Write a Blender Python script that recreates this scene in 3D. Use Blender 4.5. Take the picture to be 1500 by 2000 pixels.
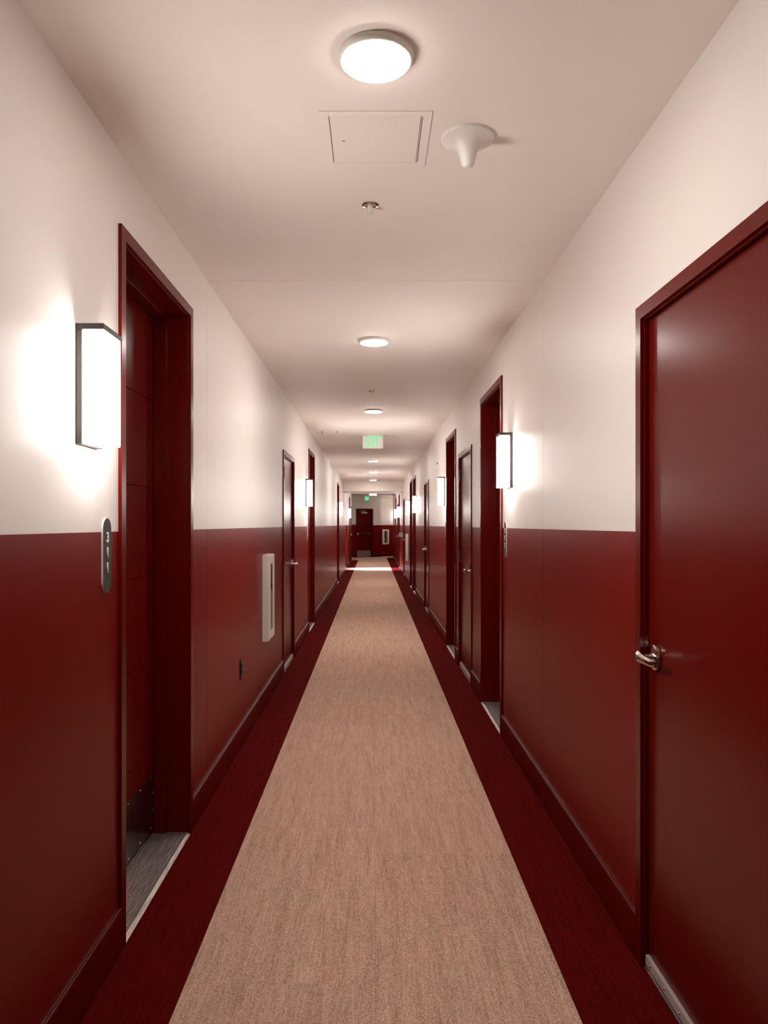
import bpy, bmesh, math, random
from mathutils import Vector, Matrix
random.seed(7)
SC = bpy.context.scene
COL = SC.collection
for o in list(bpy.data.objects):
    bpy.data.objects.remove(o)

# ------------------------------------------------------------------ camera
F = 1455.0                       # focal length in pixels of the 1500x2000 frame
EYE = 1.46
cam_d = bpy.data.cameras.new('camera')
cam_d.sensor_fit = 'VERTICAL'
cam_d.sensor_height = 36.0
cam_d.lens = F / 2000.0 * 36.0
cam_d.shift_x = (750 - 728) / 2000.0
cam_d.shift_y = (1024.5 - 1000) / 2000.0
cam_d.clip_start = 0.05
cam_d.clip_end = 200
cam = bpy.data.objects.new('camera', cam_d)
cam.location = (0, 0, EYE)
cam.rotation_euler = (math.pi / 2, 0, 0)
COL.objects.link(cam)
SC.camera = cam

# ------------------------------------------------------------------ world, exposure, light levels
w = bpy.data.worlds.new('world')
SC.world = w
w.use_nodes = True
w.node_tree.nodes['Background'].inputs['Color'].default_value = (0, 0, 0, 1)
w.node_tree.nodes['Background'].inputs['Strength'].default_value = 0.0
vs = SC.view_settings
vs.view_transform = 'Standard'
vs.look = 'None'
vs.gamma = 1.0
vs.use_curve_mapping = False
vs.exposure = 0.0
SCONCE_E = 76.0                   # emission of the sconce diffusers
CEIL_E = 100.0                    # emission of the round ceiling lights
DAY_W = 75.0                     # daylight through the window of the side passage

dl = bpy.data.lights.new('window_daylight', 'AREA')
dl.shape = 'RECTANGLE'
dl.size = 0.5
dl.size_y = 1.2
dl.energy = DAY_W
dl.color = (0.62, 0.71, 1.0)
dl.spread = math.radians(24)
dlo = bpy.data.objects.new('window_daylight', dl)
dlo.location = (-2.45, 24.50, 1.60)
dlo.rotation_euler = Vector((1.0, 0.0, -0.58)).to_track_quat('-Z', 'Z').to_euler()
COL.objects.link(dlo)

# ------------------------------------------------------------------ dimensions
XL, XR = -0.870, 0.896           # corridor wall planes
CEIL = 2.741
WAIN = 1.436                     # height of the paint line
YB, YE = -3.2, 36.5
HEAD0, HEAD1, HEADZ = 21.9, 23.45, 2.438
PAS0, PAS1 = 23.85, 25.2         # side passage on the left
LEND = 30.9                      # left wall ends, corridor turns left
REND = 33.0                      # right wall ends
JOINT = 3.905
DW = 1.016                       # outer door frame width
TALL, LOW = 2.49, 2.185

# ------------------------------------------------------------------ materials
def mat(name, color, rough=0.5, metal=0.0, spec=0.5, emit=None, estr=0.0, noise=0.0, nscale=40.0, bump=0.0, bscale=200.0, bdist=0.001, stretch=(1, 1, 1)):
    m = bpy.data.materials.new(name)
    m.use_nodes = True
    nt = m.node_tree
    b = nt.nodes['Principled BSDF']
    b.inputs['Base Color'].default_value = (*color, 1)
    b.inputs['Roughness'].default_value = rough
    b.inputs['Metallic'].default_value = metal
    b.inputs['Specular IOR Level'].default_value = spec
    if emit:
        b.inputs['Emission Color'].default_value = (*emit, 1)
        b.inputs['Emission Strength'].default_value = estr
    geo = nt.nodes.new('ShaderNodeNewGeometry')
    mp = nt.nodes.new('ShaderNodeMapping')
    mp.inputs['Scale'].default_value = stretch
    nt.links.new(geo.outputs['Position'], mp.inputs['Vector'])
    if noise > 0:
        n = nt.nodes.new('ShaderNodeTexNoise')
        n.inputs['Scale'].default_value = nscale
        n.inputs['Detail'].default_value = 4
        nt.links.new(mp.outputs['Vector'], n.inputs['Vector'])
        r = nt.nodes.new('ShaderNodeMapRange')
        r.inputs['From Min'].default_value = 0.3
        r.inputs['From Max'].default_value = 0.7
        r.inputs['To Min'].default_value = 1 - noise
        r.inputs['To Max'].default_value = 1 + noise
        nt.links.new(n.outputs['Fac'], r.inputs['Value'])
        mx = nt.nodes.new('ShaderNodeMix')
        mx.data_type = 'RGBA'
        mx.blend_type = 'MULTIPLY'
        mx.inputs['Factor'].default_value = 1.0
        mx.inputs[6].default_value = (*color, 1)
        nt.links.new(r.outputs['Result'], mx.inputs[7])
        nt.links.new(mx.outputs[2], b.inputs['Base Color'])
    if bump > 0:
        n2 = nt.nodes.new('ShaderNodeTexNoise')
        n2.inputs['Scale'].default_value = bscale
        n2.inputs['Detail'].default_value = 2
        nt.links.new(mp.outputs['Vector'], n2.inputs['Vector'])
        bp = nt.nodes.new('ShaderNodeBump')
        bp.inputs['Strength'].default_value = bump
        bp.inputs['Distance'].default_value = bdist
        nt.links.new(n2.outputs['Fac'], bp.inputs['Height'])
        nt.links.new(bp.outputs['Normal'], b.inputs['Normal'])
    return m

RED = (0.172, 0.0064, 0.0034)
WHITE = (0.86, 0.805, 0.765)
M = {}
M['red_gloss'] = mat('red_gloss_paint', (0.118, 0.0032, 0.0017), 0.25, spec=0.19, bump=0.05, bscale=260, bdist=0.0004)
M['red_base_shaded'] = mat('red_baseboard_shaded_paint', (0.095, 0.0028, 0.0018), 0.30, spec=0.2)  # same red paint as the wall, with the weak light down low darkened into its colour
M['white_paint'] = mat('ceiling_paint', (0.90, 0.815, 0.755), 0.62, bump=0.05, bscale=240, bdist=0.0006, noise=0.012, nscale=3)
M['plastic_white'] = mat('white_plastic', (0.80, 0.76, 0.71), 0.35, noise=0.01)
M['cab_white'] = mat('white_enamel', (0.76, 0.70, 0.65), 0.35, noise=0.015, nscale=20)
M['dark_metal'] = mat('dark_bronze_metal', (0.045, 0.038, 0.034), 0.45, metal=0.3, noise=0.05, nscale=60)
M['steel'] = mat('satin_nickel', (0.62, 0.57, 0.53), 0.16, metal=1.0, noise=0.03)
M['brushed'] = mat('brushed_kick_plate', (0.33, 0.29, 0.265), 0.24, metal=1.0, noise=0.12, nscale=30, stretch=(1, 1, 14))
M['hinge'] = mat('hinge_metal', (0.20, 0.17, 0.15), 0.32, metal=1.0, noise=0.05)
M['sill'] = mat('aluminium_sill', (0.40, 0.35, 0.325), 0.42, metal=0.75, noise=0.45, nscale=22, stretch=(12, 0.5, 1))
M['sweep'] = mat('door_sweep_vinyl', (0.50, 0.42, 0.39), 0.45, noise=0.04)
M['plaque'] = mat('plaque_charcoal', (0.050, 0.039, 0.034), 0.6, spec=0.2, noise=0.08, nscale=300)
M['black'] = mat('black_plastic', (0.012, 0.010, 0.010), 0.35, noise=0.05)
M['caulk'] = mat('joint_caulk', (0.20, 0.16, 0.135), 0.8, noise=0.05)
M['slab'] = mat('floor_slab_grey', (0.08, 0.05, 0.045), 0.8, noise=0.1)
M['ext_red'] = mat('extinguisher_red', (0.42, 0.02, 0.015), 0.25, noise=0.03)
M['paper'] = mat('paper_label', (0.72, 0.66, 0.60), 0.6, noise=0.05)
M['grey_box'] = mat('grey_plastic', (0.55, 0.50, 0.48), 0.45, noise=0.03)
M['exit_panel'] = mat('exit_panel_acrylic', (0.72, 0.68, 0.62), 0.3, noise=0.01)
M['exit_green'] = mat('exit_letter_green', (0.1, 0.6, 0.3), 0.4, emit=(0.10, 0.80, 0.34), estr=0.62, noise=0.02)
M['exit_face'] = mat('exit_face_green', (0.05, 0.35, 0.17), 0.4, emit=(0.10, 0.72, 0.30), estr=0.5, noise=0.02)
M['exit_pale'] = mat('exit_letter_pale', (0.5, 0.8, 0.6), 0.4, emit=(0.45, 1.0, 0.65), estr=0.9, noise=0.02)
M['sconce_glow'] = mat('sconce_diffuser', (0.9, 0.88, 0.84), 0.5, emit=(1.0, 0.935, 0.88), estr=SCONCE_E)
M['sconce_side'] = mat('sconce_diffuser_side', (0.9, 0.88, 0.84), 0.5, emit=(1.0, 0.935, 0.88), estr=SCONCE_E * 0.5)
M['ceil_glow'] = mat('ceiling_light_diffuser', (0.9, 0.88, 0.84), 0.5, emit=(1.0, 0.93, 0.87), estr=CEIL_E)
M['day_glow'] = mat('window_pane_daylight', (0.7, 0.75, 0.8), 0.2, emit=(0.75, 0.82, 1.0), estr=6.0)

def wall_mat():
    m = bpy.data.materials.new('two_tone_wall_paint')
    m.use_nodes = True
    nt = m.node_tree
    b = nt.nodes['Principled BSDF']
    sp_ = nt.nodes.new('ShaderNodeMapRange')
    geo = nt.nodes.new('ShaderNodeNewGeometry')
    sx = nt.nodes.new('ShaderNodeSeparateXYZ')
    nt.links.new(geo.outputs['Position'], sx.inputs[0])
    gt = nt.nodes.new('ShaderNodeMath')
    gt.operation = 'GREATER_THAN'
    gt.inputs[1].default_value = WAIN
    nt.links.new(sx.outputs['Z'], gt.inputs[0])
    mx = nt.nodes.new('ShaderNodeMix')
    mx.data_type = 'RGBA'
    mx.inputs[6].default_value = (*RED, 1)
    mx.inputs[7].default_value = (*WHITE, 1)
    nt.links.new(gt.outputs[0], mx.inputs['Factor'])
    nt.links.new(mx.outputs[2], b.inputs['Base Color'])
    ro = nt.nodes.new('ShaderNodeMapRange')
    ro.inputs['To Min'].default_value = 0.33
    ro.inputs['To Max'].default_value = 0.42
    nt.links.new(gt.outputs[0], ro.inputs['Value'])
    nt.links.new(ro.outputs['Result'], b.inputs['Roughness'])
    sp_.inputs['To Min'].default_value = 0.09
    sp_.inputs['To Max'].default_value = 0.4
    nt.links.new(gt.outputs[0], sp_.inputs['Value'])
    nt.links.new(sp_.outputs['Result'], b.inputs['Specular IOR Level'])
    n = nt.nodes.new('ShaderNodeTexNoise')
    n.inputs['Scale'].default_value = 190
    n.inputs['Detail'].default_value = 2
    nt.links.new(geo.outputs['Position'], n.inputs['Vector'])
    bp = nt.nodes.new('ShaderNodeBump')
    bp.inputs['Strength'].default_value = 0.12
    bp.inputs['Distance'].default_value = 0.0008
    nt.links.new(n.outputs['Fac'], bp.inputs['Height'])
    nt.links.new(bp.outputs['Normal'], b.inputs['Normal'])
    return m
M['wall'] = wall_mat()

def carpet_mat(name, c0, c1, c2):
    m = bpy.data.materials.new(name)
    m.use_nodes = True
    nt = m.node_tree
    N = nt.nodes.new
    L = nt.links.new
    b = nt.nodes['Principled BSDF']
    b.inputs['Roughness'].default_value = 0.95
    b.inputs['Specular IOR Level'].default_value = 0.03
    geo = N('ShaderNodeNewGeometry')
    oi = N('ShaderNodeObjectInfo')
    add = N('ShaderNodeVectorMath')
    add.operation = 'ADD'
    mul = N('ShaderNodeMath')
    mul.operation = 'MULTIPLY'
    mul.inputs[1].default_value = 37.0
    L(oi.outputs['Random'], mul.inputs[0])
    L(geo.outputs['Position'], add.inputs[0])
    L(mul.outputs[0], add.inputs[1])
    def noise(scale, st, detail):
        mp = N('ShaderNodeMapping')
        mp.inputs['Scale'].default_value = st
        L(add.outputs[0], mp.inputs['Vector'])
        n = N('ShaderNodeTexNoise')
        n.inputs['Scale'].default_value = scale
        n.inputs['Detail'].default_value = detail
        L(mp.outputs['Vector'], n.inputs['Vector'])
        return n
    streak = noise(1.0, (190, 9.0, 1), 3)
    streak2 = noise(1.0, (38, 2.2, 1), 2)
    grain = noise(1.0, (300, 190, 1), 1)
    a0 = N('ShaderNodeMath'); a0.operation = 'MULTIPLY'
    L(streak2.outputs['Fac'], a0.inputs[0]); a0.inputs[1].default_value = 0.45
    a1 = N('ShaderNodeMath'); a1.operation = 'MULTIPLY_ADD'
    L(streak.outputs['Fac'], a1.inputs[0]); a1.inputs[1].default_value = 0.7; L(a0.outputs[0], a1.inputs[2])
    a2 = N('ShaderNodeMath'); a2.operation = 'MULTIPLY_ADD'
    L(grain.outputs['Fac'], a2.inputs[0]); a2.inputs[1].default_value = 1.5
    L(a1.outputs[0], a2.inputs[2])
    cr = N('ShaderNodeMapRange')
    cr.inputs['From Min'].default_value = 0.95
    cr.inputs['From Max'].default_value = 1.70
    L(a2.outputs[0], cr.inputs['Value'])
    ramp = N('ShaderNodeValToRGB')
    ramp.color_ramp.elements[0].color = (*c0, 1)
    ramp.color_ramp.elements[1].color = (*c2, 1)
    e = ramp.color_ramp.elements.new(0.5)
    e.color = (*c1, 1)
    L(cr.outputs['Result'], ramp.inputs['Fac'])
    tv = N('ShaderNodeMapRange')
    tv.inputs['To Min'].default_value = 0.98
    tv.inputs['To Max'].default_value = 1.02
    L(oi.outputs['Random'], tv.inputs['Value'])
    mx = N('ShaderNodeMix'); mx.data_type = 'RGBA'; mx.blend_type = 'MULTIPLY'
    mx.inputs['Factor'].default_value = 1.0
    L(ramp.outputs['Color'], mx.inputs[6]); L(tv.outputs['Result'], mx.inputs[7])
    L(mx.outputs[2], b.inputs['Base Color'])
    bp = N('ShaderNodeBump')
    bp.inputs['Strength'].default_value = 0.35
    bp.inputs['Distance'].default_value = 0.002
    L(a2.outputs[0], bp.inputs['Height'])
    L(bp.outputs['Normal'], b.inputs['Normal'])
    return m
M['carpet_tan'] = carpet_mat('tan_carpet', (0.36, 0.212, 0.148), (0.60, 0.395, 0.292), (0.82, 0.58, 0.45))
M['carpet_red'] = carpet_mat('dark_red_carpet', (0.058, 0.0016, 0.0012), (0.10, 0.0032, 0.0024), (0.15, 0.006, 0.0045))

def glass_mat():
    m = bpy.data.materials.new('clear_pane')
    m.use_nodes = True
    nt = m.node_tree
    nt.nodes.remove(nt.nodes['Principled BSDF'])
    out = nt.nodes['Material Output']
    t = nt.nodes.new('ShaderNodeBsdfTransparent')
    t.inputs[0].default_value = (0.92, 0.94, 0.93, 1)
    g = nt.nodes.new('ShaderNodeBsdfGlossy')
    g.inputs['Roughness'].default_value = 0.05
    fr = nt.nodes.new('ShaderNodeFresnel')
    mix = nt.nodes.new('ShaderNodeMixShader')
    nt.links.new(fr.outputs[0], mix.inputs[0])
    nt.links.new(t.outputs[0], mix.inputs[1])
    nt.links.new(g.outputs[0], mix.inputs[2])
    nt.links.new(mix.outputs[0], out.inputs['Surface'])
    return m
M['glass'] = glass_mat()

# ------------------------------------------------------------------ mesh helpers
class MB:
    """collects shapes into one mesh; coordinates are (u along wall, d into wall, z); side s maps to x = s*d, y = u"""
    def __init__(self, s=None):
        self.bm = bmesh.new()
        self.s = s
    def P(self, a, b, c):
        if self.s is None:
            return Vector((a, b, c))
        return Vector((self.s * b, a, c))
    def box(self, a0, a1, b0, b1, c0, c1, bev=0.0):
        v = [self.bm.verts.new(self.P(a, b, c)) for a in (a0, a1) for b in (b0, b1) for c in (c0, c1)]
        fs = [(0, 1, 3, 2), (4, 6, 7, 5), (0, 4, 5, 1), (2, 3, 7, 6), (0, 2, 6, 4), (1, 5, 7, 3)]
        faces = [self.bm.faces.new([v[i] for i in f]) for f in fs]
        if bev > 0:
            es = list({e for f in faces for e in f.edges})
            bmesh.ops.bevel(self.bm, geom=es, offset=bev, segments=2, affect='EDGES', profile=0.5)
        return self
    def quad(self, pts):
        self.bm.faces.new([self.bm.verts.new(self.P(*p)) for p in pts])
        return self
    def loft(self, rings, closed=True, cap=True):
        vr = [[self.bm.verts.new(self.P(*p)) for p in r] for r in rings]
        n = len(vr[0])
        for i in range(len(vr) - 1):
            for k in range(n if closed else n - 1):
                a, b = vr[i], vr[i + 1]
                self.bm.faces.new([a[k], a[(k + 1) % n], b[(k + 1) % n], b[k]])
        if cap:
            self.bm.faces.new(vr[0])
            self.bm.faces.new(vr[-1][::-1])
        return self
    def lathe(self, c, axis, prof, seg=32):
        """prof: list of (radius, offset along axis); axis index 0,1,2 of (u,d,z)"""
        rings = []
        o = [i for i in range(3) if i != axis]
        for r, h in prof:
            ring = []
            for k in range(seg):
                t = 2 * math.pi * k / seg
                p = [0, 0, 0]
                p[axis] = c[axis] + h
                p[o[0]] = c[o[0]] + max(r, 1e-5) * math.cos(t)
                p[o[1]] = c[o[1]] + max(r, 1e-5) * math.sin(t)
                ring.append(tuple(p))
            rings.append(ring)
        return self.loft(rings)
    def cyl(self, c, axis, r, h0, h1, seg=20, bev=0.0):
        pr = [(r, h0), (r, h1)]
        if bev > 0:
            pr = [(r - bev, h0), (r, h0 + bev), (r, h1 - bev), (r - bev, h1)]
        return self.lathe(c, axis, pr, seg)
    def mesh(self, name, smooth=False):
        bmesh.ops.recalc_face_normals(self.bm, faces=self.bm.faces)
        me = bpy.data.meshes.new(name)
        self.bm.to_mesh(me)
        self.bm.free()
        if smooth:
            me.polygons.foreach_set('use_smooth', [True] * len(me.polygons))
            try:
                me.set_sharp_from_angle(angle=math.radians(38))
            except Exception:
                pass
        return me

def link(name, me, m, parent=None):
    if me.materials:
        pass
    else:
        me.materials.append(M[m])
    o = bpy.data.objects.new(name, me)
    COL.objects.link(o)
    if parent is not None:
        o.parent = parent
    return o

def build(mb, name, m, parent=None, smooth=False):
    return link(name, mb.mesh(name, smooth), m, parent)

def tag(o, label, cat, group=None, kind=None):
    o['label'] = label
    o['category'] = cat
    if group:
        o['group'] = group
    if kind:
        o['kind'] = kind
    return o

def thing(name, loc, label, cat, group=None, kind=None, rz=0.0):
    o = bpy.data.objects.new(name, None)
    o.empty_display_size = 0.1
    o.location = loc
    o.rotation_euler = (0, 0, rz)
    COL.objects.link(o)
    return tag(o, label, cat, group, kind)

CACHE = {}
def cached(key, fn, smooth=False):
    if key not in CACHE:
        CACHE[key] = fn().mesh(str(key[0]), smooth)
    return CACHE[key]

def text_mesh(ch, height, xs, depth, side, bold=0.012):
    """one character, lying flat on the wall: reading direction follows the viewer in the corridor"""
    key = ('text', ch, height, xs, depth, side, bold)
    if key in CACHE:
        return CACHE[key]
    cu = bpy.data.curves.new('char', 'FONT')
    cu.body = ch
    cu.size = 1.0
    cu.align_x = 'CENTER'
    cu.extrude = 0.5
    cu.offset = bold
    cu.resolution_u = 5
    ob = bpy.data.objects.new('char', cu)
    COL.objects.link(ob)
    dg = bpy.context.evaluated_depsgraph_get()
    dg.update()
    me = bpy.data.meshes.new_from_object(ob.evaluated_get(dg))
    bpy.data.objects.remove(ob)
    ys = [v.co.y for v in me.vertices]
    lo, hi = min(ys), max(ys)
    xsr = [v.co.x for v in me.vertices]
    xm = (min(xsr) + max(xsr)) / 2
    k = height / (hi - lo)
    for v in me.vertices:
        x = (v.co.x - xm) * k * xs
        z = (v.co.y - (hi + lo) / 2) * k
        t = (v.co.z + 0.5) * depth
        if side == -1:
            v.co = (t, x, z)            # left wall, read looking along -x
        elif side == 1:
            v.co = (-t, -x, z)          # right wall, read looking along +x
        else:
            v.co = (x, -t, z)           # faces the camera
    me.materials.clear()
    CACHE[key] = me
    return me

def wall_panel(s, u0, u1, th, openings, d0=0.0, ztop=CEIL, zbot=0.0):
    """wall slab with rectangular openings: front face, back face and reveals"""
    mb = MB(s)
    us = sorted({u0, u1} | {a for o in openings for a in o[:2] if u0 <= a <= u1})
    zs = sorted({zbot, ztop} | {a for o in openings for a in o[2:4] if zbot <= a <= ztop})
    d1 = d0 + th
    def hole(u, z):
        return any(o[0] < u < o[1] and o[2] < z < o[3] for o in openings)
    for i in range(len(us) - 1):
        for k in range(len(zs) - 1):
            a, b, c, e = us[i], us[i + 1], zs[k], zs[k + 1]
            if hole((a + b) / 2, (c + e) / 2):
                continue
            mb.quad([(a, d0, c), (b, d0, c), (b, d0, e), (a, d0, e)])
            mb.quad([(a, d1, c), (a, d1, e), (b, d1, e), (b, d1, c)])
    for a, b, c, e in openings:
        mb.quad([(a, d0, c), (a, d0, e), (a, d1, e), (a, d1, c)])
        mb.quad([(b, d0, c), (b, d1, c), (b, d1, e), (b, d0, e)])
        if e < ztop:
            mb.quad([(a, d0, e), (b, d0, e), (b, d1, e), (a, d1, e)])
        if c > zbot:
            mb.quad([(a, d0, c), (a, d1, c), (b, d1, c), (b, d0, c)])
    mb.quad([(u0, d0, zbot), (u0, d1, zbot), (u0, d1, ztop), (u0, d0, ztop)])
    mb.quad([(u1, d0, zbot), (u1, d0, ztop), (u1, d1, ztop), (u1, d1, zbot)])
    mb.quad([(u0, d0, ztop), (u0, d1, ztop), (u1, d1, ztop), (u1, d0, ztop)])
    bmesh.ops.remove_doubles(mb.bm, verts=mb.bm.verts, dist=1e-5)
    return mb

# ------------------------------------------------------------------ what stands along the walls
# tall unit doors: (side, start along wall, number plate digits or None, where the sconce is, labels)
TALLS = [
    (-1, 2.547, '311', 'before', 'recessed dark red room door beside the 311 number plate'),
    (-1, 10.06, None, 'before', 'recessed dark red tall door, second of the tall doors on the left wall'),
    (-1, 18.09, None, 'after', 'recessed dark red tall door, last on the left wall before the header'),
    (-1, 27.20, None, 'before', 'recessed tall dark red door on the left wall beyond the header'),
    (1, 5.133, '312', 'before', 'recessed dark red tall door nearest the camera on the right wall'),
    (1, 8.00, None, 'after', 'recessed dark red tall door just past the hinged closet door on the right'),
    (1, 15.43, None, 'before', 'nearer of the two paired tall dark red doors far down the right wall'),
    (1, 16.83, None, 'after', 'farther of the two paired tall dark red doors far down the right wall'),
    (1, 24.50, None, 'before', 'recessed tall dark red door on the right wall just beyond the header'),
    (1, 28.20, None, 'before', 'farthest recessed tall dark red door on the right wall'),
]
# flush closet doors: (side, start, hinge end, label)
CLOSETS = [
    (1, 1.491, 'near', 'flush glossy red door filling the right edge, with nickel lever and grey sweep'),
    (1, 6.72, 'far', 'flush red closet door between two tall doors on the right wall'),
    (1, 11.85, 'near', 'flush red closet door beyond the second right-hand sconce'),
    (1, 20.77, 'far', 'flush red closet door on the right wall beside the far extinguisher cabinet'),
    (1, 25.90, 'near', 'farthest flush red closet door on the right wall, beyond the header'),
    (-1, 7.19, 'near', 'flush red closet door beside the extinguisher cabinet on the left wall'),
    (-1, 29.10, 'near', 'farthest flush red closet door on the left wall, beyond the header'),
]
CABS = [(-1, 5.866, 'white fire extinguisher cabinet on the left red wall, nearest the camera'),
        (1, 18.85, 'white fire extinguisher cabinet far down the right red wall')]
CZ0, CZ1, CW = 0.537, 1.219, 0.34

def openings_for(side):
    ops = []
    for s, u, *_ in TALLS:
        if s == side:
            ops.append((u + 0.01, u + DW - 0.01, 0.0, TALL - 0.01))
    for s, u, *_ in CLOSETS:
        if s == side:
            ops.append((u + 0.01, u + DW - 0.01, 0.0, LOW - 0.01))
    for s, u, *_ in CABS:
        if s == side:
            ops.append((u + 0.015, u + CW - 0.015, CZ0 + 0.015, CZ1 - 0.015))
    ops.append((JOINT - 0.0020, JOINT + 0.0020, 0.0, CEIL))
    return ops

TH = 0.30
# ------------------------------------------------------------------ structure: walls
def struct(o, label, cat):
    return tag(o, label, cat, kind='structure')

def make_wall(name, side, wx, u0, u1, label):
    ops = [o for o in openings_for(side) if u0 < o[0] and o[1] < u1]
    o = build(wall_panel(side, u0, u1, TH, ops), name, 'wall')
    o.location = (wx, 0, 0)
    struct(o, label, 'wall')
    if u0 < JOINT < u1:
        b = MB(side)
        b.box(JOINT - 0.0019, JOINT + 0.0019, 0.005, 0.02, 0.0, CEIL - 0.001)
        build(b, 'expansion_joint', 'caulk', o)
    return o

make_wall('wall_left', -1, XL, YB, PAS0, 'long left corridor wall, cream above and dark red below')
make_wall('wall_left_far', -1, XL, PAS1, LEND, 'short left wall beyond the header, cream above dark red')
make_wall('wall_right', 1, XR, YB, REND, 'long right corridor wall, cream above and dark red below')

mb = MB()
mb.box(XL - TH, XR + TH, YB - 0.2, YB, 0, CEIL)
struct(build(mb, 'wall_back', 'wall'), 'two-tone wall closing the corridor behind the camera', 'wall')
mb = MB()
mb.box(XL, XR, HEAD0, HEAD1, HEADZ, CEIL, 0.004)
struct(build(mb, 'wall_header', 'white_paint'), 'cream header beam dropping from the ceiling across the far corridor', 'header')
# side passage on the left, lit by a window
mb = MB(); mb.box(-2.75, XL - TH, PAS0 - 0.12, PAS0, 0, CEIL)
struct(build(mb, 'wall_passage_near', 'wall'), 'near wall of the side passage on the left past the header', 'wall')
mb = MB(); mb.box(-2.75, XL - TH, PAS1, PAS1 + 0.12, 0, CEIL)
struct(build(mb, 'wall_passage_far', 'wall'), 'far wall of the side passage on the left past the header', 'wall')
mb = MB(-1)
o = build(wall_panel(-1, PAS0 - 0.12, PAS1 + 0.12, 0.15, [(PAS0 + 0.15, PAS1 - 0.15, 0.9, 2.2)]), 'wall_passage_end', 'wall')
o.location = (-2.62, 0, 0)
struct(o, 'end wall of the side passage holding its window', 'wall')
mb.bm.free()
wn = thing('window_1', (-2.62, PAS0, 0), 'daylit window at the end of the left side passage', 'window', kind='structure')
mb = MB(-1)
W0, W1 = 0.15, PAS1 - PAS0 - 0.15
mb.box(W0, W0 + 0.05, 0.03, 0.10, 0.9, 2.2, 0.004); mb.box(W1 - 0.05, W1, 0.03, 0.10, 0.9, 2.2, 0.004)
mb.box(W0 + 0.05, W1 - 0.05, 0.03, 0.10, 2.15, 2.2, 0.004); mb.box(W0 + 0.05, W1 - 0.05, 0.03, 0.10, 0.9, 0.95, 0.004)
build(mb, 'window_frame', 'white_paint', wn)
mb = MB(-1); mb.box(W0 + 0.05, W1 - 0.05, 0.06, 0.07, 0.95, 2.15)
build(mb, 'pane', 'day_glow', wn)

# the angled end wall, its alcove and the turn to the left
EA = math.atan2(0.894, -0.448)
EO = (0.37, 33.66, 0)
END_DOOR = (0.398, 1.248)
EH = 2.17
o = build(wall_panel(1, 0.0, 3.9, 0.35, [(END_DOOR[0] + 0.01, END_DOOR[1] - 0.01, 0, EH - 0.01)]), 'wall_end', 'wall')
o.location = EO; o.rotation_euler = (0, 0, EA)
struct(o, 'angled end wall with the exit door, cream above dark red', 'wall')
CABE = (-0.577, -0.231)
cu0 = CABE[0]
o = build(wall_panel(1, -1.6, 0.0, 0.3, [(cu0 + 0.015, cu0 + CW - 0.015, CZ0 + 0.03, CZ1)], d0=0.35), 'wall_alcove', 'wall')
o.location = EO; o.rotation_euler = (0, 0, EA)
struct(o, 'recessed part of the end wall behind the extinguisher cabinet', 'wall')
mb = MB(1); mb.box(-1.6, -0.001, 0.0, 0.35, 2.685, CEIL)
o = build(mb, 'wall_alcove_header', 'white_paint'); o.location = EO; o.rotation_euler = (0, 0, EA)
struct(o, 'shallow cream header over the alcove in the end wall', 'header')
mb = MB(); mb.box(1.75, 1.95, REND - 0.3, YE, 0, CEIL)
struct(build(mb, 'wall_alcove_right', 'wall'), 'side wall hidden around the corner of the alcove', 'wall')
mb = MB(); mb.box(XR + TH, 1.75, REND - 0.3, REND, 0, CEIL)
struct(build(mb, 'wall_alcove_return', 'wall'), 'return wall hidden behind the end of the right wall', 'wall')
mb = MB(); mb.box(-3.3, XL - TH, LEND - 0.15, LEND, 0, CEIL)
struct(build(mb, 'wall_turn_near', 'wall'), 'near wall where the corridor turns left at its end', 'wall')
mb = MB(); mb.box(-3.3, -3.1, LEND, 32.1, 0, CEIL)
struct(build(mb, 'wall_turn_end', 'wall'), 'wall closing the turn to the left', 'wall')

# ceiling in two slabs with the expansion joint between them
mb = MB()
mb.box(-3.3, 1.95, YB - 0.2, JOINT - 0.0026, CEIL, CEIL + 0.1)
mb.box(-3.3, 1.95, JOINT + 0.0026, YE, CEIL, CEIL + 0.1)
ce = struct(build(mb, 'ceiling', 'white_paint'), 'smooth cream corridor ceiling with a thin joint line', 'ceiling')
mb = MB(); mb.box(XL, XR, JOINT - 0.0025, JOINT + 0.0025, CEIL + 0.003, CEIL + 0.02)
build(mb, 'expansion_joint', 'caulk', ce)

# floor slab and carpet tiles
mb = MB(); mb.box(-3.3, 1.95, YB - 0.2, YE, -0.12, -0.006)
fl = struct(build(mb, 'floor', 'slab'), 'corridor floor laid with tan carpet tiles between dark red borders', 'floor')
T = 0.61
BL, BR = -0.597, 0.614
GAP = 0.0004
def tile(x0, x1, y0, y1, m):
    def f():
        b = MB()
        b.box(0, x1 - x0 - 2 * GAP, 0, y1 - y0 - 2 * GAP, 0, 0.006)
        return b
    me = cached(('carpet_tile', round(x1 - x0, 4), round(y1 - y0, 4), m), f)
    o = link('carpet_tile', me, m, fl)
    o.location = (x0 + GAP, y0 + GAP, -0.006)
def column(x0, x1, phase, ymin, ymax, m):
    y = phase - T * math.ceil((phase - ymin) / T)
    while y < ymax - 1e-6:
        a, b = max(y, ymin), min(y + T, ymax)
        if b - a > 0.02:
            tile(x0, x1, a, b, m)
        y += T
mid = (BL + BR) / 2
column(BL, mid, 2.369, YB, 33.9, 'carpet_tan')
column(mid, BR, 2.700, YB, 34.6, 'carpet_tan')
column(XL, BL, 2.593, YB, PAS0 + 0.12, 'carpet_red')
tile(XL, BL, PAS0 + 0.12, PAS1, 'carpet_tan')
column(XL, BL, 2.593, PAS1, 30.6, 'carpet_red')
column(BR, XR, 2.700, YB, 32.9, 'carpet_red')
column(BR, 1.75, 2.700, 33.0, 35.6, 'carpet_tan')
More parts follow.
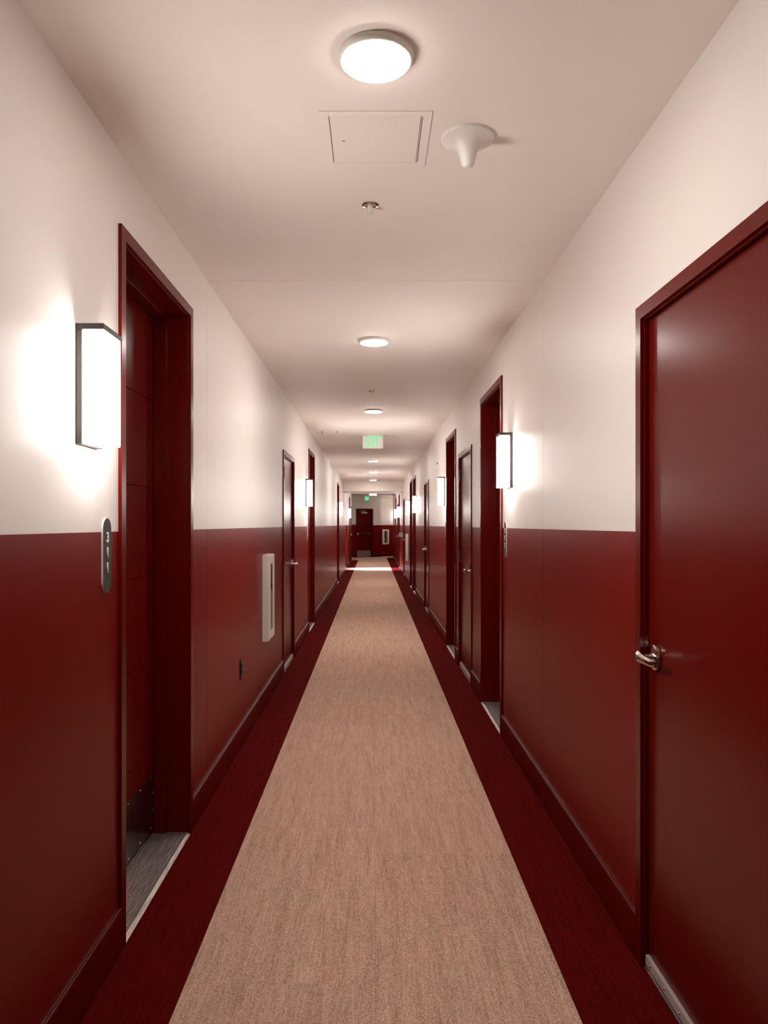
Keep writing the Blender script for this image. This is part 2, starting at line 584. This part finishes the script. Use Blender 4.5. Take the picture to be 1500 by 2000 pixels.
column(BR, XR, 2.700, 32.9, 33.0, 'carpet_tan')
tile(XL, BL, 30.6, LEND, 'carpet_tan')
tile(-3.1, BL, LEND, 33.1, 'carpet_tan')
tile(-2.6, XL, PAS0, PAS1, 'carpet_tan')

# ------------------------------------------------------------------ baseboards
def spans(side, u0, u1):
    blocks = sorted([(u, u + DW) for s, u, *_ in TALLS + CLOSETS if s == side])
    out, cur = [], u0
    for a, b in blocks:
        if b <= u0 or a >= u1:
            continue
        if a > cur:
            out.append((cur, a))
        cur = b
    if cur < u1:
        out.append((cur, u1))
    return out
def baseboard(name, side, wx, rng, label):
    b = MB(side)
    for u0, u1 in rng:
        # cove base: flat face, rounded top lip
        prof = [(0, 0), (-0.013, 0), (-0.013, 0.140), (-0.0118, 0.1485), (-0.0095, 0.1500), (-0.0030, 0.1500), (-0.0012, 0.1518), (0, 0.1545)]
        b.loft([[(u0 + 0.0008, d, z) for d, z in prof], [(u1 - 0.0008, d, z) for d, z in prof]])
    o = build(b, name, 'red_base_shaded')
    o.location = (wx, 0, 0)
    struct(o, label, 'baseboard')
baseboard('baseboard_left', -1, XL, spans(-1, YB, PAS0) + spans(-1, PAS1, LEND), 'dark red baseboard along the left wall')
baseboard('baseboard_right', 1, XR, spans(1, YB, REND), 'dark red baseboard along the right wall')
b = MB(1)
for u0, u1 in ((0.0, END_DOOR[0]), (END_DOOR[1], 3.5)):
    prof = [(0, 0), (-0.013, 0), (-0.013, 0.143), (-0.008, 0.150), (0, 0.150)]
    b.loft([[(u0, d, z) for d, z in prof], [(u1, d, z) for d, z in prof]])
prof = [(0.35, 0), (0.337, 0), (0.337, 0.143), (0.342, 0.150), (0.35, 0.150)]
b.loft([[(-1.5, d, z) for d, z in prof], [(-0.001, d, z) for d, z in prof]])
o = build(b, 'baseboard_end', 'red_base_shaded'); o.location = EO; o.rotation_euler = (0, 0, EA)
struct(o, 'dark red baseboard along the angled end wall', 'baseboard')

# ------------------------------------------------------------------ doors
def frame_mesh(s, W, H, depth, stop0, stop1):
    """painted hollow-metal frame: flat face, kerf, jamb lining and stop"""
    b = MB(s)
    fz = 0.045
    # faces on the wall, mitred
    b.loft([[(0, -0.012, 0), (fz, -0.012, 0), (fz, 0.0, 0), (0, 0.0, 0)],
            [(0, -0.012, H), (fz, -0.012, H - fz), (fz, 0.0, H - fz), (0, 0.0, H)],
            [(W, -0.012, H), (W - fz, -0.012, H - fz), (W - fz, 0.0, H - fz), (W, 0.0, H)],
            [(W, -0.012, 0), (W - fz, -0.012, 0), (W - fz, 0.0, 0), (W, 0.0, 0)]])
    j = 0.05
    o = 0.0105
    b.box(o, j, 0.0005, depth, 0, H - o, 0.0012)
    b.box(W - j, W - o, 0.0005, depth, 0, H - o, 0.0012)
    b.box(j, W - j, 0.0005, depth, H - j, H - o, 0.0012)
    if stop1 > stop0:
        st = 0.016
        b.box(j, j + st, stop0, stop1, 0, H - j - st, 0.0015)
        b.box(W - j - st, W - j, stop0, stop1, 0, H - j - st, 0.0015)
        b.box(j, W - j, stop0, stop1, H - j - st, H - j, 0.0015)
    return b

def lever(parent, s, u, d, z, toward, rose_r=0.042):
    """rose, neck and lever arm; toward = +1/-1 direction of the arm along the wall"""
    def rose():
        b = MB(s)
        b.lathe((0, 0, 0), 1, [(rose_r - 0.002, 0.0), (rose_r, -0.003), (rose_r - 0.001, -0.010), (rose_r - 0.006, -0.013), (0.016, -0.0135), (0.0135, -0.018), (0.012, -0.045)], 36)
        return b
    def arm():
        b = MB(s)
        rings = []
        n = 14
        path = [(-0.014, 0.055, 0.020, 0.009), (0.0, 0.056, 0.0195, 0.0115), (0.03, 0.058, 0.016, 0.010), (0.075, 0.058, 0.0135, 0.0085), (0.105, 0.056, 0.0125, 0.008), (0.118, 0.050, 0.012, 0.0075), (0.121, 0.044, 0.009, 0.005)]
        for (l, dd, rz, rd) in path:
            rings.append([(toward * l, -dd + rd * math.cos(2 * math.pi * k / n), rz * math.sin(2 * math.pi * k / n)) for k in range(n)])
        b.loft(rings)
        b.cyl((0, 0, 0), 1, 0.006, -0.070, -0.060, 14)
        return b
    h = link('door_handle', cached(('door_handle', s, rose_r), rose, True), 'steel', parent)
    h.location = (s * d, u, z)
    a = link('lever', cached(('lever', s, toward), arm, True), 'steel', h)
    return h

dn = [0]
def door_root(wx, u, label, rz=0.0, loc=None):
    dn[0] += 1
    return thing('door_%d' % dn[0], loc or (wx, u, 0), label, 'door', kind='structure', rz=rz)

LEAF_D = 0.16
def tall_door(s, u, digits, where, label):
    wx = XL if s < 0 else XR
    r = door_root(wx, u, label)
    link('frame', cached(('frame', s, 'tall'), lambda: frame_mesh(s, DW, TALL, 0.215, 0.097, LEAF_D - 0.002)), 'red_gloss', r)
    a, b_ = 0.0535, DW - 0.0535
    ztop = TALL - 0.054
    leaf = link('leaf', cached(('leaf', s), lambda: MB(s).box(a, b_, LEAF_D + 0.0055, LEAF_D + 0.045, 0.03, ztop)), 'red_gloss', r)
    def panel(h):
        return MB(s).box(a, b_, LEAF_D, LEAF_D + 0.0055, 0.0, h, 0.0026)
    zs = [0.03, 0.412, 0.818, 1.224, 1.630, 2.036, ztop]
    for i in range(6):
        h = zs[i + 1] - zs[i] - 0.0010
        p = link('panel', cached(('panel', s, round(h, 4)), lambda: panel(h)), 'red_gloss', leaf)
        p.location = (0, 0, zs[i] + 0.0005)
    kp = link('kick_plate', cached(('kick_plate', s), lambda: MB(s).box(a + 0.02, b_ - 0.02, LEAF_D - 0.0022, LEAF_D - 0.0004, 0.040, 0.297, 0.0006)), 'brushed', r)
    if digits == '311':
        def scr():
            bb = MB(s); bb.lathe((0, 0, 0), 1, [(0.0042, 0.0), (0.0038, -0.0012), (0.002, -0.0018)], 10); return bb
        for uu in (0.10, 0.26, 0.42, 0.58, 0.74, 0.90):
            for zz in (0.052, 0.284):
                q = link('screw', cached(('screw', s), scr, True), 'steel', kp)
                q.location = (s * (LEAF_D - 0.0022), uu + 0.007, zz)
        for zz in (0.13, 0.21):
            q = link('screw', cached(('screw', s), scr, True), 'steel', kp)
            q.location = (s * (LEAF_D - 0.0022), b_ - 0.035, zz)
    # metal sill with ridges and a bevelled nose
    def sill():
        bb = MB(s)
        u0, u1 = 0.0505, DW - 0.0505
        prof = [(-0.010, -0.004), (-0.010, 0.0015), (0.004, 0.0105)]
        d = 0.016
        while d < LEAF_D + 0.03:
            prof += [(d, 0.0105), (d + 0.0018, 0.0085), (d + 0.0038, 0.0085), (d + 0.0055, 0.0105)]
            d += 0.0105
        prof += [(LEAF_D + 0.04, 0.0105), (LEAF_D + 0.04, -0.004)]
        bb.loft([[(u0, dd, zz) for dd, zz in prof], [(u1, dd, zz) for dd, zz in prof]])
        return bb
    link('threshold', cached(('threshold', s), sill), 'sill', r)
    near = True
    lever(r, s, 0.125 if near else DW - 0.125, LEAF_D, 1.035, 1)
    return r

def hinge(parent, s, u, z, e):
    def f():
        b = MB(s)
        for k in range(5):
            b.cyl((0, -0.0075, 0), 2, 0.0075, -0.06 + k * 0.024 + 0.0006, -0.06 + (k + 1) * 0.024 - 0.0006, 12)
        b.cyl((0, -0.0075, 0), 2, 0.0055, -0.065, 0.065, 10)
        b.box(-0.020, 0.020, -0.0018, 0.0015, -0.058, 0.058)
        return b
    h = link('hinge', cached(('hinge', s), f, True), 'hinge', parent)
    h.location = (0, u, z)
    return h

def closet_door(s, u, hinge_end, label, detail):
    wx = XL if s < 0 else XR
    r = door_root(wx, u, label)
    link('frame', cached(('frame', s, 'low'), lambda: frame_mesh(s, DW, LOW, 0.11, 0.0665, 0.105)), 'red_gloss', r)
    a, b_ = 0.0535, DW - 0.0535
    LD = 0.014
    link('leaf', cached(('leaf_flat', s), lambda: MB(s).box(a, b_, LD, LD + 0.045, 0.012, LOW - 0.0535, 0.0015)), 'red_gloss', r)
    hu, lu, tw = (a, b_ - 0.065, -1) if hinge_end == 'near' else (b_, a + 0.065, 1)
    for z in (0.314, 1.137, 1.97):
        hinge(r, s, hu, z, hinge_end)
    lever(r, s, lu, LD, 1.034, tw)
    su = b_ + 0.001 if hinge_end == 'near' else a - 0.001
    def strike():
        b = MB(s)
        b.box(-0.0018, 0.0018, -0.021, 0.012, -0.018, 0.018, 0.0006)
        b.box(-0.007, 0.0018, -0.0225, -0.0205, -0.018, 0.018, 0.0006)
        return b
    q = link('strike_plate', cached(('strike_plate', s), strike), 'steel', r)
    q.location = (0, su, 1.075)
    sw = link('door_sweep', cached(('door_sweep', s), lambda: MB(s).box(a + 0.004, b_ - 0.004, LD - 0.013, LD - 0.0002, 0.016, 0.047, 0.001)), 'sweep', r)
    if detail:
        def scr():
            bb = MB(s); bb.lathe((0, 0, 0), 1, [(0.0048, 0.0), (0.0042, -0.0015), (0.002, -0.0022)], 10); return bb
        for k in range(8):
            q = link('screw', cached(('screw_sweep', s), scr, True), 'steel', sw)
            q.location = (s * (LD - 0.013), b_ - 0.045 - k * 0.115, 0.030)
    # floor strip under the door closing the opening
    link('threshold', cached(('threshold_flat', s), lambda: MB(s).box(0.0505, DW - 0.0505, 0.0, 0.10, -0.005, 0.006, 0.001)), 'sill', r)
    return r

for i, (s, u, dg_, wh, lab) in enumerate(TALLS):
    tall_door(s, u, dg_, wh, lab)
for s, u, he, lab in CLOSETS:
    closet_door(s, u, he, lab, detail=(u < 3))

# exit door in the angled end wall
W = END_DOOR[1] - END_DOOR[0]
def end_loc(u, d=0.0, z=0.0):
    p = Matrix.Rotation(EA, 3, 'Z') @ Vector((d, u, 0))
    return (EO[0] + p.x, EO[1] + p.y, z)
r = door_root(0, 0, 'dark red exit door with panic bar and kick plate in the end wall', rz=EA, loc=end_loc(END_DOOR[0]))
build(frame_mesh(1, W, EH, 0.20, 0.12, 0.14), 'frame', 'red_gloss', r)
build(MB(1).box(0.0535, W - 0.0535, 0.072, 0.117, 0.012, EH - 0.0535, 0.0015), 'leaf', 'red_gloss', r)
pb = build(MB(1).box(0.14, W - 0.09, 0.010, 0.040, 1.02, 1.065, 0.006), 'panic_bar', 'brushed', r)
build(MB(1).box(W - 0.14, W - 0.07, 0.004, 0.071, 1.00, 1.085, 0.006).box(0.14, 0.19, 0.02, 0.071, 1.01, 1.075, 0.005), 'bracket', 'grey_box', pb)
build(MB(1).box(0.10, W - 0.075, 0.068, 0.0715, 0.02, 0.295, 0.001), 'kick_plate', 'sill', r)
dc = build(MB(1).box(0.28, 0.56, 0.012, 0.071, 1.955, 2.015, 0.006), 'door_closer', 'grey_box', r)
b = MB(1)
b.box(0.40, 0.66, -0.02, -0.008, 2.055, 2.075, 0.002)
b.box(0.40, 0.425, -0.02, 0.03, 2.015, 2.075, 0.002)
build(b, 'closer_arm', 'grey_box', dc)
build(MB(1).box(0.0505, W - 0.0505, -0.01, 0.12, -0.004, 0.010, 0.002), 'threshold', 'steel', r)

# ------------------------------------------------------------------ sconces
def sconce(s, wx, u, label, loc=None, rz=0.0):
    r = thing('wall_sconce', loc or (wx, u, 1.697), label, 'wall sconce', 'box sconces along the corridor', rz=rz)
    Ls, H, P = 0.165, 0.353, 0.079
    def hous():
        b = MB(s)
        b.box(0, Ls, -0.019, -0.0003, 0, H - 0.019, 0.0012)          # back pan
        b.box(0, Ls, -P - 0.003, -0.0003, H - 0.018, H, 0.0012)      # top cap over the diffuser
        return b
    link('housing', cached(('housing', s), hous), 'dark_metal', r)
    me = cached(('diffuser', s), lambda: MB(s).box(0.003, Ls - 0.008, -P, -0.0195, 0.004, H - 0.0185, 0.004))
    if not me.materials:                                 # the front panel is the bright one, the sides are dimmer
        me.materials.append(M['sconce_glow'])
        me.materials.append(M['sconce_side'])
        for f in me.polygons:
            f.material_index = 0 if abs(f.normal.x) > 0.6 else 1
    link('diffuser', me, 'sconce_glow', r)
    return r
for (s, u, dg_, wh, lab), name in zip(TALLS, [
        'lit box sconce beside the 311 number plate on the left wall',
        'lit box sconce beside the second tall door on the left wall',
        'lit box sconce on the left wall just before the header',
        'lit box sconce on the left wall beyond the header',
        'largest lit box sconce on the right wall, above its number plate',
        'second lit box sconce on the right wall, past the second tall door',
        'lit box sconce before the paired tall doors far down the right wall',
        'lit box sconce above the far extinguisher cabinet on the right wall',
        'nearer lit box sconce on the right wall beyond the header',
        'farthest lit box sconce on the right wall']):
    wx = XL if s < 0 else XR
    su = u - 0.367 if wh == 'before' else u + DW + 0.185
    if s < 0 and abs(u - 10.06) < 0.1:
        su = u - 0.44
    sconce(s, wx, su, name)
sconce(1, 0, 0, 'lit box sconce on the alcove wall, hidden past the end of the right wall', loc=end_loc(-1.07, 0.35, 1.697), rz=EA)

# ------------------------------------------------------------------ number plates
def plaque(s, u, digits, label):
    wx = XL if s < 0 else XR
    Wp, Hp = 0.074, 0.244
    r = thing('number_plate', (wx, u, 1.238), label, 'number plate', 'room number plates')
    def stad(w, h, d0, d1, off):
        b = MB(s)
        pts = []
        R = w / 2
        for k in range(17):
            t = math.pi * k / 16
            pts.append((R * math.cos(t), h - R + off + R * math.sin(t)))
        for k in range(17):
            t = math.pi + math.pi * k / 16
            pts.append((R * math.cos(t), R + off + R * math.sin(t)))
        b.loft([[(Wp / 2 + x, d0, z) for x, z in pts], [(Wp / 2 + x, d1, z) for x, z in pts]])
        return b
    link('backing', cached(('backing', s), lambda: stad(Wp, Hp, -0.0003, -0.0055, 0)), 'plastic_white', r)
    face = link('face', cached(('face', s), lambda: stad(Wp - 0.003, Hp - 0.003, -0.0056, -0.0068, 0.0015)), 'plaque', r)
    for i, zz in enumerate((0.180, 0.131, 0.081)):
        if digits:
            me = text_mesh(digits[i], 0.035, 0.85, 0.0022, s, 0.028)
            q = link('digit', me, 'plastic_white', face)
            q.location = (s * -0.0068, Wp / 2, zz)
        else:
            q = link('digit', cached(('digit_bar', s), lambda: MB(s).box(-0.006, 0.006, -0.0022, 0, -0.017, 0.017, 0.0006)), 'plastic_white', face)
            q.location = (s * -0.0068, Wp / 2, zz)
    return r
for (s, u, dg_, wh, lab), name in zip(TALLS, [
        'charcoal rounded number plate reading 311 on the left wall', 'small rounded number plate by the second tall door on the left',
        None, None,
        'charcoal rounded number plate below the largest sconce on the right wall',
        'small rounded number plate below the second sconce on the right wall', None, None, None, None]):
    if name:
        plaque(s, u - 0.160 if wh == 'before' else u + DW + 0.055, dg_, name)

# ------------------------------------------------------------------ extinguisher cabinets
def cabinet(s, loc, label, rz=0.0):
    r = thing('extinguisher_cabinet', loc, label, 'fire cabinet', 'fire extinguisher cabinets', rz=rz)
    H = CZ1 - CZ0
    Pr = 0.046
    def body():
        b = MB(s)
        t = 0.0012
        # surface box ring
        b.box(0, 0.016, -Pr, -0.0003, 0, H, 0.001); b.box(CW - 0.016, CW, -Pr, -0.0003, 0, H, 0.001)
        b.box(0.016, CW - 0.016, -Pr, -0.0003, 0, 0.016, 0.001); b.box(0.016, CW - 0.016, -Pr, -0.0003, H - 0.016, H, 0.001)
        # tub recessed in the wall
        q = 0.0165
        b.box(q, q + t, -0.0003, 0.14, q, H - q); b.box(CW - q - t, CW - q, -0.0003, 0.14, q, H - q)
        b.box(q, CW - q, -0.0003, 0.14, q, q + t); b.box(q, CW - q, -0.0003, 0.14, H - q - t, H - q)
        b.box(q, CW - q, 0.139, 0.1405, q, H - q)
        return b
    link('body', cached(('cab_body', s), body), 'cab_white', r)
    w0, w1, z0, z1 = 0.100, 0.240, 0.075, H - 0.075
    def doorf():
        b = MB(s)
        a, c = -Pr - 0.007, -Pr - 0.0004
        g = 0.008
        b.box(g, w0, a, c, g, H - g, 0.001); b.box(w1, CW - g, a, c, g, H - g, 0.001)
        b.box(w0, w1, a, c, g, z0, 0.001); b.box(w0, w1, a, c, z1, H - g, 0.001)
        return b
    dr = link('door', cached(('cab_door', s), doorf), 'cab_white', r)
    link('pane', cached(('cab_pane', s), lambda: MB(s).box(w0 + 0.0003, w1 - 0.0003, -Pr - 0.004, -Pr - 0.002, z0 + 0.0003, z1 - 0.0003)), 'glass', dr)
    def knob():
        b = MB(s)
        b.lathe((CW - 0.05, -Pr - 0.007, H * 0.52), 1, [(0.010, 0), (0.010, -0.004), (0.006, -0.006), (0.006, -0.012)], 14)
        return b
    link('latch', cached(('cab_latch', s), knob, True), 'steel', dr)
    def hng():
        return MB(s).cyl((0.006, -Pr - 0.0035, 0), 2, 0.0035, 0.03, H - 0.03, 10)
    link('hinge', cached(('cab_hinge', s), hng), 'cab_white', dr)
    return r

def extinguisher(s, loc, label, rz=0.0):
    r = thing('fire_extinguisher', loc, label, 'extinguisher', 'extinguishers inside the cabinets', rz=rz)
    def tank():
        b = MB(s)
        b.lathe((0, 0, 0), 2, [(0.045, 0), (0.052, 0.008), (0.052, 0.29), (0.048, 0.325), (0.034, 0.35), (0.018, 0.36), (0.016, 0.375)], 24)
        return b
    def valve():
        b = MB(s)
        b.cyl((0, 0, 0), 2, 0.017, 0.376, 0.42, 14)
        b.box(-0.013, 0.013, -0.045, 0.02, 0.42, 0.445, 0.003)
        b.box(-0.008, 0.008, -0.06, 0.02, 0.46, 0.472, 0.002)
        b.box(-0.006, 0.006, 0.005, 0.018, 0.444, 0.462)
        b.cyl((-0.028, 0, 0.40), 0, 0.014, -0.006, 0.012, 14)
        return b
    def hose():
        b = MB(s)
        rings = []
        for (u_, z_) in ((0.016, 0.405), (0.045, 0.40), (0.062, 0.36), (0.064, 0.28), (0.062, 0.16), (0.060, 0.10)):
            rings.append([(u_ + 0.008 * math.cos(2 * math.pi * k / 10), 0.008 * math.sin(2 * math.pi * k / 10), z_) for k in range(10)])
        b.loft(rings)
        return b
    link('tank', cached(('ext_tank', s), tank, True), 'ext_red', r)
    link('valve', cached(('ext_valve', s), valve), 'black', r)
    link('hose', cached(('ext_hose', s), hose, True), 'black', r)
    def lab():
        b = MB(s)
        ring = []
        for zz in (0.13, 0.27):
            ring.append([(0.0526 * math.cos(t), 0.0526 * math.sin(t), zz) for t in [math.radians(-150 + 12 * k) for k in range(11)]])
        b.loft(ring, closed=False, cap=False)
        return b
    link('label_sticker', cached(('ext_label', s), lab, True), 'paper', r)
    return r
for (s, u, lab), el in zip(CABS, ['red extinguisher inside the nearest left-hand cabinet', 'red extinguisher inside the far right-hand cabinet']):
    wx = XL if s < 0 else XR
    cabinet(s, (wx, u, CZ0), lab)
    extinguisher(s, (wx + s * 0.07, u + CW / 2, CZ0 + 0.018), el)
cabinet(1, end_loc(cu0, 0.35, CZ0 + 0.015), 'white fire extinguisher cabinet facing the camera on the end wall', rz=EA)
extinguisher(1, end_loc(cu0 + CW / 2, 0.35 + 0.07, CZ0 + 0.033), 'red extinguisher behind glass in the end wall cabinet', rz=EA)

# ------------------------------------------------------------------ ceiling lights
ORD = ['nearest the camera', 'second from the camera', 'third from the camera', 'behind the hanging EXIT sign', 'just past the hanging EXIT sign', 'second past the hanging EXIT sign', 'right in front of the header']
def ceil_light(x, y, label):
    r = thing('ceiling_light', (x, y, CEIL), label, 'ceiling light', 'round flush ceiling lights')
    def trim():
        b = MB()
        b.lathe((0, 0, 0), 2, [(0.101, -0.0003), (0.1025, -0.003), (0.1015, -0.013), (0.098, -0.019), (0.0945, -0.0210)], 48)
        return b
    def dif():
        b = MB()
        b.lathe((0, 0, 0), 2, [(0.0940, -0.0213), (0.0925, -0.0230), (0.080, -0.0246), (0.04, -0.0255)], 40)
        return b
    link('trim_ring', cached(('trim_ring',), trim, True), 'plastic_white', r)
    link('diffuser', cached(('ceil_diffuser',), dif, True), 'ceil_glow', r)
LX = 0.0085
for k, lab in enumerate(ORD):
    ceil_light(LX, (2.03, 5.17, 8.33, 11.6, 14.85, 18.0, 21.2)[k], 'round lit ceiling light ' + lab)
for y, lab in ((24.4, 'round lit ceiling light just beyond the header'), (27.5, 'round lit ceiling light before the second EXIT sign, hidden by the header'), (31.0, 'farthest round lit ceiling light before the end wall')):
    ceil_light(LX, y, lab)

# access panel
ap = thing('access_panel', (0.0095, 2.482, CEIL), 'square cream access panel in the ceiling past the nearest light', 'access panel')
b = MB()
h, q = 0.176, 0.148
b.box(-h, -q, -h, h, -0.0035, -0.0003, 0.001); b.box(q, h, -h, h, -0.0035, -0.0003, 0.001)
b.box(-q, q, -h, -q, -0.0035, -0.0003, 0.001); b.box(-q, q, q, h, -0.0035, -0.0003, 0.001)
build(b, 'frame', 'white_paint', ap)
dr = build(MB().box(-q + 0.0025, q - 0.007, -q + 0.0015, q - 0.0015, -0.0028, -0.0006, 0.0006), 'door', 'white_paint', ap)
build(MB().cyl((q - 0.004, 0, -0.0022), 1, 0.0013, -q + 0.004, q - 0.004, 8), 'hinge', 'white_paint', ap)
build(MB().box(-0.112, -0.100, -0.001, 0.002, -0.0036, -0.0029), 'slot', 'black', dr)
build(MB().box(-q, q, -q, q, -0.0005, -0.0001), 'gap_shade', 'black', ap)  # flat black sheet standing in for the shade in the gap around the door

# wireless dome
b = MB()
b.lathe((0, 0, 0), 2, [(0.086, -0.0003), (0.088, -0.004), (0.086, -0.009), (0.076, -0.014), (0.058, -0.021), (0.043, -0.031), (0.034, -0.044), (0.028, -0.060), (0.0235, -0.078), (0.0205, -0.090), (0.015, -0.098), (0.007, -0.1015)], 48)
dm = thing('ceiling_antenna', (0.3145, 2.465, CEIL), 'white funnel-shaped device on the ceiling right of the access panel', 'ceiling antenna')
build(b, 'dome', 'plastic_white', dm, True)
build(MB().lathe((0, 0, 0), 2, [(0.0895, -0.0002), (0.0895, -0.0030)], 48), 'base', 'plastic_white', dm)

# sprinklers
for y, lab in ((2.985, 'small pendant sprinkler head on the ceiling nearest the camera'), (7.15, 'small pendant sprinkler head between the second and third ceiling lights'), (15.6, 'small pendant sprinkler head on the ceiling far beyond the EXIT sign')):
    sp = thing('sprinkler_head', (-0.010, y, CEIL), lab, 'sprinkler', 'ceiling sprinklers')
    def esc():
        b = MB()
        b.lathe((0, 0, 0), 2, [(0.034, -0.0003), (0.034, -0.002), (0.026, -0.004), (0.024, -0.0015), (0.0, -0.0012)], 32)
        return b
    def bod():
        b = MB()
        b.lathe((0, 0, 0), 2, [(0.010, -0.0022), (0.010, -0.012), (0.007, -0.014), (0.004, -0.020), (0.003, -0.036)], 16)
        b.box(-0.0115, -0.0085, -0.002, 0.002, -0.034, -0.010); b.box(0.0085, 0.0115, -0.002, 0.002, -0.034, -0.010)
        b.box(-0.0115, 0.0115, -0.002, 0.002, -0.0365, -0.034)
        return b
    def dfl():
        b = MB()
        b.lathe((0, 0, 0), 2, [(0.015, -0.0368), (0.015, -0.0380), (0.002, -0.0385)], 20)
        return b
    link('escutcheon', cached(('esc',), esc, True), 'steel', sp)
    link('body', cached(('spr_body',), bod), 'plastic_white', sp)
    link('deflector', cached(('dfl',), dfl), 'plastic_white', sp)

# ------------------------------------------------------------------ exit signs
def exit_sign(x, y, label):
    r = thing('exit_sign', (x, y, CEIL), label, 'exit sign', 'EXIT signs')
    def canopy():
        b = MB()
        b.box(-0.085, 0.085, -0.05, 0.05, -0.012, -0.0003, 0.004)
        return b
    link('canopy', cached(('canopy',), canopy), 'plastic_white', r)
    def pan():
        b = MB()
        w_, z0, z1, c = 0.1445, -0.199, -0.0125, 0.014
        pts = [(-w_ + c, z0), (w_ - c, z0), (w_ - c * 0.3, z0 + c * 0.3), (w_, z0 + c), (w_, z1), (-w_, z1), (-w_, z0 + c), (-w_ + c * 0.3, z0 + c * 0.3)]
        b.loft([[(px, -0.010, pz) for px, pz in pts], [(px, 0.010, pz) for px, pz in pts]])
        return b
    p = link('panel', cached(('exit_panel',), pan), 'exit_panel', r)
    for ch, xx, xs in (('E', -0.076, 0.47), ('X', -0.016, 0.47), ('I', 0.034, 0.55), ('T', 0.080, 0.47)):
        me = text_mesh(ch, 0.152, xs, 0.002, 0, 0.006)
        q = link('letter', me, 'exit_green', p)
        q.location = (xx, -0.0102, -0.104)
exit_sign(0.002, 10.6, 'clear EXIT sign with glowing green letters hanging from the ceiling')
exit_sign(0.010, 28.0, 'second EXIT sign hanging beyond the header, half hidden by it')
r = thing('exit_sign', end_loc(0.737, -0.001, 2.515), 'small glowing green EXIT sign on the end wall above the door', 'exit sign', 'EXIT signs', rz=EA - math.pi / 2)
b = MB(); b.box(-0.125, 0.125, -0.045, 0.0, 0, 0.215, 0.006)
build(b, 'housing', 'exit_panel', r)
p = build(MB().box(-0.116, 0.116, -0.047, -0.0455, 0.008, 0.207, 0.0004), 'face', 'exit_face', r)
for ch, xx in (('E', -0.068), ('X', -0.012), ('I', 0.032), ('T', 0.072)):
    q = link('letter', text_mesh(ch, 0.13, 0.50, 0.0021, 0, 0.006), 'exit_pale', p)
    q.location = (xx, -0.0472, 0.107)

# ------------------------------------------------------------------ small wall things
r = thing('power_outlet', (XL, 4.88, 0.443), 'black duplex power outlet low on the left red wall', 'outlet')
build(MB(-1).box(0, 0.075, -0.007, -0.0003, 0, 0.128, 0.002), 'cover_plate', 'black', r)
for zz in (0.030, 0.070):
    build(MB(-1).box(0.020, 0.055, -0.012, -0.0072, zz, zz + 0.030, 0.002), 'socket', 'black', r)
build(MB(-1).cyl((0.0375, -0.007, 0.064), 1, 0.003, -0.0015, -0.0001, 10), 'screw', 'hinge', r)

r = thing('wall_box', (XR, 22.15, 1.09), 'small pale grey box on the right wall just under the header', 'wall box')
build(MB(1).box(0, 0.17, -0.10, -0.0003, 0, 0.135, 0.008), 'casing', 'grey_box', r)
build(MB(1).box(0.02, 0.15, -0.106, -0.1003, 0.015, 0.12, 0.003), 'cover', 'plastic_white', r)

r = thing('wall_sign', end_loc(1.455, 0, 1.40), 'small dark grey sign on the end wall left of the exit door', 'sign', rz=EA)
build(MB(1).box(-0.15, 0.0, -0.012, -0.0003, 0, 0.068, 0.002), 'plate', 'grey_box', r)
build(MB(1).box(-0.147, -0.003, -0.0135, -0.0121, 0.003, 0.065, 0.0005), 'face', 'plaque', r)

def hook(loc, label, flat):
    r = thing('screw_hook', loc, label, 'hook', 'small screw hooks left in the plaster')
    b = MB()
    if flat:
        b.cyl((0, 0, 0), 2, 0.004, -0.022, -0.0003, 8); b.box(-0.004, 0.014, -0.003, 0.003, -0.026, -0.020)
    else:
        b.cyl((0, 0, 0), 0, 0.006, -0.02, -0.0003, 8); b.box(-0.022, -0.016, -0.004, 0.004, -0.022, 0.008)
    build(b, 'pin', 'hinge', r)
hook((-0.694, 10.2, CEIL), 'tiny dark hook in the ceiling nearer the left wall', True)
hook((-0.490, 10.2, CEIL), 'tiny dark hook in the ceiling nearer the EXIT sign', True)
hook((XR, 10.2, 2.298), 'tiny dark hook high on the right wall beside the second tall door', False)
